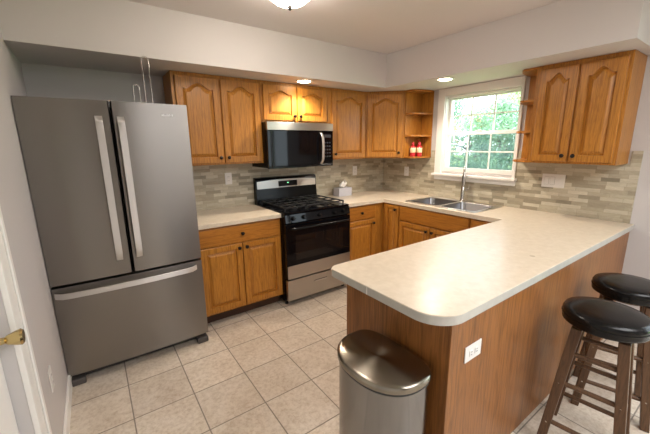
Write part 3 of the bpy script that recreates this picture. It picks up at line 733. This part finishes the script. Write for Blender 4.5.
# ------------------------------------------------------------------ small things on worktop and shelf
tb = empty('tissue_box', (-.815, -.125, CT1+.0006), 0, 'pale grey tissue box with a white tissue sticking out, right of the stove', 'tissue box')
MB().box(-.098, .098, -.058, .058, 0, .100, .002).build('carton', TBOX, tb)
m = MB()
m.prism([(.045*math.cos(a), .022*math.sin(a)) for a in [2*PI*k/20 for k in range(20)]], .1005, .1012); m.build('opening', SLOT, tb)
m = MB(); L = []
for i, (s_, z) in enumerate(((.9, .1015), (1.2, .115), (1.45, .132), (1.5, .150), (1.25, .166))):
    L.append([(.033*s_*math.cos(a)*(1+.25*math.sin(3*a+i)), .015*s_*math.sin(a)*(1+.4*math.cos(4*a+i*.7)), z+(.002+.004*i)*math.sin(3*a+1)+.012*(i/4)*math.cos(a)) for a in [2*PI*k/24 for k in range(24)]])
m.loops(L, cap=True).build('tissue', TISSUE, tb, smooth=70)
def bottle(x, y, label, pump=False):
    r = empty('soap_bottle', (x, y, UB+.0187), 0, label, 'bottle', 'red bottles on the open shelf')
    MB().lathe([(0, 0), (.029, 0), (.031, .006), (.031, .100), (.026, .118), (.013, .128), (.012, .138), (0, .138)], (0, 0, 0), 24).build('bottle', RED, r, smooth=40)
    MB().lathe([(.0314, .045), (.0319, .046), (.0319, .098), (.0314, .099)], (0, 0, 0), 24).build('bottle_label', CREAM, r, smooth=40)
    if pump:
        MB().lathe([(0, .1385), (.014, .1385), (.014, .152), (.005, .154), (.005, .180), (0, .180)], (0, 0, 0), 18).box(-.030, .008, -.006, .006, .178, .188, .002).build('pump', RED, r, smooth=40)
    else: MB().lathe([(0, .1385), (.015, .1385), (.015, .158), (.012, .162), (0, .162)], (0, 0, 0), 18).build('cap', RED, r, smooth=40)
bottle(-.205, -.672, 'red bottle with a cream label, the left one in front on the lowest open shelf')
bottle(-.150, -.722, 'red bottle with a cream label, the right one in front on the lowest open shelf')
bottle(-.085, -.655, 'red pump bottle behind the two capped bottles on the open shelf', True)

# ------------------------------------------------------------------ outlets and switches
def duplex(mb, cx, cz, y):
    for dz in (-.020, .020): mb.box(cx-.013, cx+.013, y-.0025, y, cz+dz-.011, cz+dz+.011, .001)
def outlet(loc, rz, label, kind='outlet'):
    r = empty('wall_outlet', loc, rz, label, 'outlet', 'white wall outlets')
    MB().box(-.035, .035, -.006, -.0005, -.058, .058, .002).build('cover_plate', PLATE, r)
    m = MB(); duplex(m, 0, 0, -.006); s_ = m.build('socket', PLATE, r)
    m = MB()
    for dz in (-.020, .020):
        for dx in (-.006, .006): m.box(dx-.0012, dx+.0012, -.0092, -.0086, dz-.003, dz+.006)
    m.build('slots', SLOT, s_)
    return r
outlet((-2.185, -.009, 1.205), 0, 'white outlet on the backsplash left of the stove')
outlet((-.525, -.009, 1.197), 0, 'white outlet on the backsplash above the tissue box')
outlet((-.009, -.425, 1.185), ROT, 'white outlet on the backsplash between the corner and the window')
outlet((LW, -1.327, .420), PI/2, 'white outlet low on the left wall beside the refrigerator')
o_ = outlet((-2.130, YP, .700), 0, 'white outlet turned sideways on the brown peninsula panel')
o_.rotation_euler = (0, PI/2, 0)
sw = empty('switch_plate', (-.009, -2.075, 1.197), ROT, 'wide white plate of two rocker switches and an outlet under the right wall cabinet', 'switch', 'white wall outlets')
MB().box(-.088, .088, -.006, -.0005, -.058, .058, .002).build('cover_plate', PLATE, sw)
for x in (-.050, -.004):
    MB().box(x-.0182, x+.0182, -.0068, -.0061, -.0348, .0348).build('rocker_gap', GAPM, sw)
    MB().box(x-.0165, x+.0165, -.010, -.0069, -.033, .033, .001).build('rocker', PLATE, sw)
m = MB(); duplex(m, .045, 0, -.006); m.build('socket', PLATE, sw)

# ------------------------------------------------------------------ lights of the room
def recessed(x, y, label):
    r = empty('recessed_light', (x, y, SH), 0, label, 'ceiling light', 'recessed downlights')
    MB().lathe([(.062, -.0005), (.085, -.0005), (.085, -.004), (.078, -.008), (.064, -.006), (.062, -.0005)], (0, 0, 0), 36).build('trim_ring', WHITE, r, smooth=40)
    MB().lathe([(0, -.001), (.060, -.001), (.060, -.004), (.045, -.010), (0, -.013)], (0, 0, 0), 30).build('bulb', BULB, r, smooth=50)
    d = bpy.data.lights.new('downlight_lamp', 'SPOT'); d.energy = RECESSED_W; d.color = (1, .86, .72); d.spot_size = math.radians(150); d.spot_blend = .7; d.shadow_soft_size = .05
    o = bpy.data.objects.new('downlight_lamp', d); COL.objects.link(o); o.parent = r; o.location = (0, 0, -.075)
recessed(-1.552, -.469, 'small round recessed downlight in the soffit above the microwave cabinet')
recessed(-.488, -1.249, 'small round recessed downlight in the soffit in front of the window')
dm = empty('ceiling_light', (-2.235, -1.42, CH), 0, 'cream glass dome ceiling light with a dark finial', 'ceiling light')
MB().lathe([(0, -.0005), (.085, -.0005), (.085, -.02), (.07, -.03), (0, -.03)], (0, 0, 0), 36).build('canopy', KNOBM, dm, smooth=40)
MB().lathe([(.143, -.022), (.147, -.026), (.140, -.052), (.120, -.085), (.086, -.112), (.046, -.127), (0, -.132)], (0, 0, 0), 40).build('glass_dome', DOME, dm, smooth=60)
MB().lathe([(0, -.1325), (.014, -.1325), (.015, -.138), (.009, -.142), (.010, -.148), (.006, -.154), (0, -.156)], (0, 0, 0), 20).build('finial', KNOBM, dm, smooth=60)

# ------------------------------------------------------------------ waste bin
CXc, CYc = -2.425, -2.414
can = empty('waste_bin', (CXc, CYc, 0), 0, 'stainless steel half-round step bin with a closed lid at the end of the peninsula', 'waste bin')
def dsh(s_=0, n=64):
    o = []
    for k in range(n):
        a = 2*PI*k/n; c, s2 = math.cos(a), math.sin(a)
        if c >= 0: e = 2/3.4; x = (.112-s_)*abs(c)**e
        else: e = 2/2.2; x = -(.166-s_)*abs(c)**e
        y = (.201-s_)*math.copysign(abs(s2)**e, s2)
        o.append((x, y))
    return o
def dl3(s_, z): return [(x, y, z) for x, y in dsh(s_)]
MB().loops([dl3(.010, .020), dl3(.008, .028), dl3(.008, .642)], cap=True, cap0=True).build('body', STEELC, can, smooth=40)
MB().loops([dl3(.006, .0005), dl3(.004, .004), dl3(.004, .018), dl3(.008, .0195)], cap=True, cap0=True).build('base', RUBBER, can, smooth=40)
MB().loops([dl3(.006, .6425), dl3(.004, .644), dl3(.004, .654)], cap=True, cap0=True).build('collar', RUBBER, can, smooth=40)
L = [dl3(.001, .6545), dl3(0, .657), dl3(0, .676), dl3(.003, .681), dl3(.010, .684)]
for s_, z in ((.018, .6848), (.04, .687), (.07, .6885), (.095, .689)): L.append(dl3(s_, z))
MB().loops(L, cap=True, cap0=True).build('lid', LIDM, can, smooth=40)
MB().box(-.205, -.165, -.045, .045, .006, .016, .004).build('pedal', RUBBER, can)

# ------------------------------------------------------------------ bar stools
def make_stool(label, cx, cy, rz):
    r = empty('bar_stool', (cx, cy, 0), rz, label, 'stool', 'round bar stools')
    H = .700
    MB().lathe([(0, H-.006), (.155, H-.006), (.162, H-.002), (.164, H+.008), (.1625, H+.026), (.1645, H+.032), (.164, H+.044), (.158, H+.056), (.140, H+.063), (.09, H+.067), (0, H+.068)], (0, 0, 0), 48).build('seat', VINYL, r, smooth=60)
    MB().tube([(.1635*math.cos(2*PI*k/48), .1635*math.sin(2*PI*k/48), H+.026) for k in range(48)], .0035, 6, closed=True).build('piping', VINYL, r, smooth=60)
    MB().lathe([(0, H-.026), (.115, H-.026), (.115, H-.007), (0, H-.007)], (0, 0, 0), 32).build('seat_plate', STOOLW, r, smooth=40)
    T, B = .084, .152
    def at(sx, sy, z): k = T+(B-T)*(1-z/(H-.027)); return Vector((sx*k, sy*k, z))
    for sx, sy in ((-1, -1), (1, -1), (1, 1), (-1, 1)):
        MB().beam(at(sx, sy, .0005), at(sx, sy, H-.027), .038, .042).build('leg', STOOLW, r, bevel=.003)
    for (a, b_), zs in ((((-1, -1), (-1, 1)), (.16, .38, .54)), (((1, -1), (1, 1)), (.16, .38, .54)), (((-1, -1), (1, -1)), (.27, .47)), (((-1, 1), (1, 1)), (.27, .47))):
        for z in zs:
            p, q = at(*a, z), at(*b_, z); d = (q-p).normalized()
            MB().cyl(p+d*.0175, q-d*.0175, .0115, seg=12).build('rung', STOOLW, r, smooth=50)
    m = MB()
    for z in (.16, .38):
        for sx in (-1, 1):
            for sy in (-1, 1): p = at(sx, sy, z); m.cyl(p+Vector((sx*.0165, 0, 0)), p+Vector((sx*.020, 0, 0)), .004, seg=10)
    m.build('screw_heads', CHROME, r)
    return r
make_stool('black round-seated wooden bar stool nearer the bin, in front of the other stool', -1.438, -2.876, math.radians(8))
make_stool('black round-seated wooden bar stool farther back, nearest the right wall', -.940, -2.852, math.radians(16))

# ------------------------------------------------------------------ outside
GZ = -.9
struct('ground', MB().box(.2, 60, -30, 45, GZ-.2, GZ), plain('lawn_green', srgb(110, 140, 70), .9), 'lawn outside the window')
LA = leaf_mat('leaf_green', srgb(150, 180, 132), srgb(196, 212, 160)); LB = leaf_mat('leaf_dark', srgb(112, 146, 126), srgb(152, 182, 152)); LC = leaf_mat('leaf_autumn', srgb(222, 184, 140), srgb(204, 206, 150))
BARK = plain('bark', srgb(84, 72, 62), .9)
def tree(x, y, h, rad, n, mat, label, sz=.13, low=.15):
    r = empty('tree', (x, y, GZ), 0, label, 'tree', 'garden trees')
    m = MB(); tips = []
    m.tube([(0, 0, 0), (.05, .03, h*.3), (-.04, .05, h*.6), (0, 0, h*.85)], .1, 8, rr=[.11, .085, .055, .02])
    for k in range(16):
        a = random.uniform(0, 2*PI); z = h*random.uniform(low+.05, .8); L_ = rad*random.uniform(.6, .95)*(1-.35*z/h)
        e = Vector((math.cos(a)*L_, math.sin(a)*L_, z+L_*.35)); m.tube([(0, 0, z), e*.5+Vector((0, 0, z*.5+.03)), e], .03, 6, rr=[.035, .022, .008]); tips.append(e)
    m.build('trunk', BARK, r, smooth=60)
    bm = bmesh.new(); clus = []
    for k in range(70):
        a = random.uniform(0, 2*PI); z = random.uniform(low, 1); q = rad*math.sin(PI*min(1, (z-low)/(1-low)*.8+.2))**.6*math.sqrt(random.uniform(.15, 1))
        clus.append(Vector((math.cos(a)*q, math.sin(a)*q, z*h)))
    clus += tips
    for k in range(n):
        c = random.choice(clus); p = c+Vector([random.gauss(0, 1) for _ in range(3)])*rad*.16
        s_ = sz*random.uniform(.5, 1.1); u = Vector([random.gauss(0, 1) for _ in range(3)]).normalized(); v = u.orthogonal().normalized(); v.rotate(Matrix.Rotation(random.uniform(0, 6.28), 3, u)); ww_ = u.cross(v)*.5
        q = [p-v*s_*.5, p-ww_*s_*.5, p+v*s_*.5, p+ww_*s_*.5]
        bm.faces.new([bm.verts.new(t_) for t_ in q])
    me = bpy.data.meshes.new('foliage'); bm.to_mesh(me); bm.free(); me.materials.append(mat)
    o = bpy.data.objects.new('foliage', me); COL.objects.link(o); o.parent = r
    return r
tree(5.2, 1.9, 3.2, .85, 6500, LB, 'dark green bushy tree low in the middle of the window view', .12)
tree(6.0, 4.75, 3.9, .95, 6500, LA, 'light green tree at the left side of the window view')
tree(8.1, 2.5, 3.6, 1.2, 7000, LB, 'blue-green bush at the lower right of the window view')
tree(8.6, 5.7, 5.0, 1.0, 7000, LC, 'orange and yellow leaved tree in the upper middle of the window view')
tree(12.0, 4.2, 4.9, 1.4, 7000, LA, 'pale green tree at the upper right of the window view', .16)
tree(12.6, 8.4, 6.4, 1.6, 7000, LB, 'tall dark green tree farthest back at the upper left of the window view', .16)
